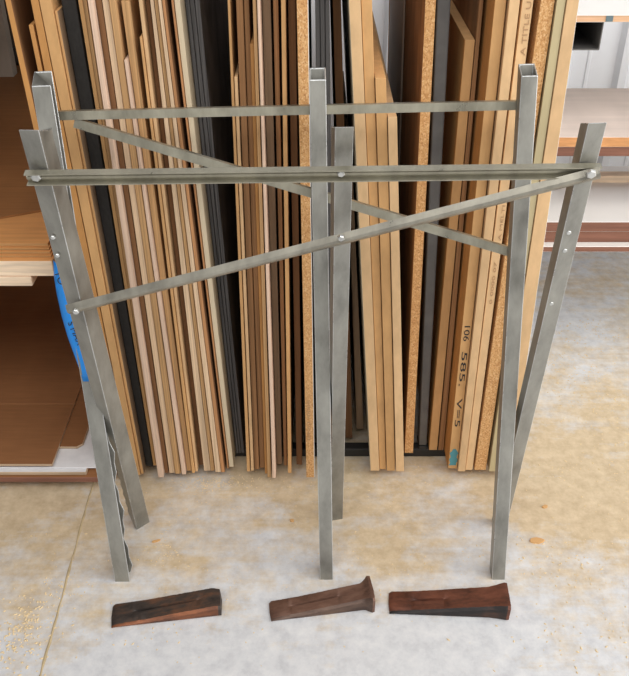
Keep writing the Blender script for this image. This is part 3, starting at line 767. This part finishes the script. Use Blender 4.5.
# ================================================================== RIGHT SHELVES
YR = 1.75
def zr(py, Y=YR): return at_y(600, py, Y).z
XL = at_y(533, 250, YR).x
rs = empty('shelf_frame', (0.9, 1.8, 0), 'steel shelf frame at the right with an open square tube end under the top shelf', 'shelf')
# bearer tube with open end
x0 = at_y(569, 36, YR).x; x1 = at_y(602, 36, YR).x; za_, zb_ = zr(50.5), zr(20.5)
bm = bmesh.new(); t = .003; y0, y1 = YR, 2.80
def rng(d, y): return [bm.verts.new((x, y, z)) for x, z in ((x0 + d, za_ + d), (x1 - d, za_ + d), (x1 - d, zb_ - d), (x0 + d, zb_ - d))]
o0, o1, i0, i1 = rng(0, y0), rng(0, y1), rng(t, y0), rng(t, y1)
for i in range(4):
    j = (i + 1) % 4
    bm.faces.new((o0[i], o0[j], o1[j], o1[i])); bm.faces.new((i0[j], i0[i], i1[i], i1[j])); bm.faces.new((o0[j], o0[i], i0[i], i0[j])); bm.faces.new((o1[i], o1[j], i1[j], i1[i]))
bev(link('bearer_tube', bm, M['upright'], rs), .0015)
# frame legs hidden behind the sheets
zlow = zr(252)
for nm, x, y in (('post', XL + .01, 2.36), ('post', 2.2, 2.36)):
    bm = bmesh.new(); box(bm, x, x + .045, y, y + .045, 0.0, za_ - .001); bev(link(nm, bm, M['upright'], rs), .003)
for y0 in (1.80, 2.05):
    bm = bmesh.new(); box(bm, XL + .012, 2.28, y0, y0 + .04, zlow - .026, zlow - .001); link('bearer', bm, M['upright'], rs)
for x in (XL + .012, 2.2):
    bm = bmesh.new(); box(bm, x, x + .04, 1.84, 2.36, zlow - .026, zlow - .001); link('bearer', bm, M['upright'], rs)
zmid = zr(157)
for x in (XL + .06, 2.2):
    bm = bmesh.new(); box(bm, x, x + .03, 1.95, 2.36, zmid - .025, zmid - .001); link('bracket', bm, M['redbrown'], rs)
    bm = bmesh.new(); box(bm, x, x + .03, 2.33, 2.36, 0.3, zmid - .025); link('stile', bm, M['upright'], rs)
def rsheet(z0, z1, y0, y1, mats, label, xl=None, slope=0.0, nm='melamine_sheet'):
    bm = bmesh.new(); box(bm, XL if xl is None else xl, 2.3, y0, y1, z0, z1, [1, 1, 0, 1, 0, 0])
    o = link(nm, bm, mats, None, (1.0, y0, z0)); bev(o, .001, 1); return tag(o, label, 'board', 'sheets lying on the right shelves')
rsheet(zlow, zr(246.5), YR, 2.11, [M['white_lam'], M['redbrown']], 'white sheet with brown edge lowest on the right shelf')
zq = zr(246.5) + .0035
# thin packers, then two red brown boards
bm = bmesh.new(); box(bm, XL + .05, XL + .09, 1.80, 1.84, zr(246.5), zq); box(bm, XL + .3, XL + .34, 1.80, 1.84, zr(246.5), zq); box(bm, XL + .05, XL + .09, 2.2, 2.24, zr(246.5), zq); box(bm, XL + .3, XL + .34, 2.2, 2.24, zr(246.5), zq); bm.free()
zq = zr(246.5) + .0004
rsheet(zq, zr(231.5, 1.77), 1.77, 2.10, [M['redbrown'], M['redbrown']], 'red brown board between the two white faces on the right shelf', at_y(535, 230, 1.77).x)
rsheet(zr(231.5, 1.77) + .0004, zr(221.5, 1.77), 1.768, 2.09, [M['white_lam'], M['redbrown']], 'dusty white faced board with red brown edge on the right shelf', at_y(545, 222, 1.77).x)
bm = bmesh.new(); zt2 = zr(221.5, 1.77); box(bm, at_y(560, 180, 2.0).x, 1.40, 1.985, 2.012, zt2 + .0004, zt2 + .018)
tag(link('timber_strip', bm, M['pale_front'], None, (1, 1.985, zt2)), 'pale timber strip lying at the back of the dusty white board', 'strip')
rsheet(zmid, zr(147.5), YR + .004, 2.06, [M['redbrown'], M['redbrown']], 'red brown board under the orange edged white sheet', at_y(553, 150, YR).x)
rsheet(zr(147.5) + .0004, zr(137), YR, 2.075, [M['pinkwhite'], M['orange_edge']], 'pinkish white sheet with orange edge on the middle right shelf', at_y(556, 140, YR).x)
bm = bmesh.new(); box(bm, at_y(569, 16, YR).x, 2.3, YR - .02, 2.4, zr(20.0, YR) + .0005, zr(12.5, YR), [1, 1, 0, 1, 0, 0])
o = link('melamine_sheet', bm, [M['white_lam'], M['ply_edge']], None, (1.0, YR, zr(20))); bev(o, .001, 1); tag(o, 'white top shelf sheet with plywood edge above the square tube', 'board', 'sheets lying on the right shelves')
pz0, pz1 = zr(19), zr(13.5)
pxa, pxb = at_y(603, 16, YR).x, at_y(610, 16, YR).x
bm = bmesh.new(); box(bm, pxa, pxb, YR - .0214, YR - .0201, zr(20, YR) + .002, zr(12.5) - .001); link('grey_mark', bm, M['mark'], o)
bpy.context.view_layer.update()

# ================================================================== LOOSE SAWDUST AND CHIPS
bm = bmesh.new()
def flake(p, s):
    a_ = R.random() * 6.283; d = Vector((math.cos(a_), math.sin(a_), 0)); e = Vector((-d.y, d.x, 0)); l = s * R.uniform(.8, 2.4)
    q = [p + d * l * .5, p + e * s * .5, p - d * l * .5, p - e * s * .5]
    v = [bm.verts.new(x + Vector((0, 0, .0003))) for x in q]; c = bm.verts.new(p + Vector((0, 0, s * .35 + .0003)))
    for i in range(4): bm.faces.new((v[i], v[(i + 1) % 4], c))
    bm.faces.new(v[::-1])
def cloud(px, py, rx, ry, n, s):
    c = at_z(px, py, 0)
    for _ in range(n):
        q = Vector((c.x + R.gauss(0, rx), c.y + R.gauss(0, ry), 0))
        if -.8 < q.x < .6 and 1.53 < q.y < 2.2 or q.y > 2.7 or (q.x < -.4 and q.y > 1.3): continue
        if any((q - pp[1][0]).length < .05 for pp in PA + PB): continue
        flake(q, s * R.uniform(.5, 1.5))
for px, py, rx, ry, n, s in ((22, 630, .03, .05, 260, .0035), (60, 600, .03, .05, 80, .0025), (600, 400, .06, .1, 160, .003), (545, 430, .03, .08, 120, .003), (40, 525, .06, .02, 90, .003), (215, 483, .05, .015, 260, .0022), (165, 545, .03, .05, 90, .0025), (300, 500, .2, .05, 140, .0022),
                             (560, 370, .08, .1, 260, .003), (600, 470, .1, .12, 160, .0028), (570, 560, .08, .05, 120, .003), (420, 560, .2, .04, 120, .0024), (250, 600, .2, .05, 80, .0022), (585, 640, .08, .05, 70, .003), (140, 640, .1, .04, 50, .0025), (585, 330, .07, .05, 120, .003), (360, 480, .3, .03, 160, .002)):
    cloud(px, py, rx, ry, n, s)
tag(link('sawdust', bm, M['dust']), 'scattered pale sawdust flakes on the concrete floor', 'sawdust', kind='stuff')
def chip(px, py, l, w_, ang, lab):
    c = at_z(px, py, 0); bm = bmesh.new(); n = 9; top = []; bot = []
    for i in range(n):
        a_ = i / n * 6.283; k = R.uniform(.8, 1.1); x, y = math.cos(a_) * l / 2 * k, math.sin(a_) * w_ / 2 * k
        x, y = x * math.cos(ang) - y * math.sin(ang), x * math.sin(ang) + y * math.cos(ang)
        bot.append(bm.verts.new((c.x + x, c.y + y, .0004))); top.append(bm.verts.new((c.x + x * .9, c.y + y * .9, .003)))
    bm.faces.new(bot[::-1]); bm.faces.new(top)
    for i in range(n): bm.faces.new((bot[i], bot[(i + 1) % n], top[(i + 1) % n], top[i]))
    tag(link('wood_chip', bm, M['chipwood'], None, (c.x, c.y, 0)), lab, 'wood chip', 'chips on the floor')
chip(536, 541, .036, .018, .1, 'flat tan wood chip lying right of the right sawhorse foot')
chip(545, 507, .016, .009, .4, 'tiny wood chip behind the larger one, right of the right foot')
chip(156, 541.5, .020, .006, .35, 'thin dark splinter lying right of the left sawhorse foot')
chip(292, 521, .010, .008, .0, 'small crumb of wood left of the middle sawhorse post')
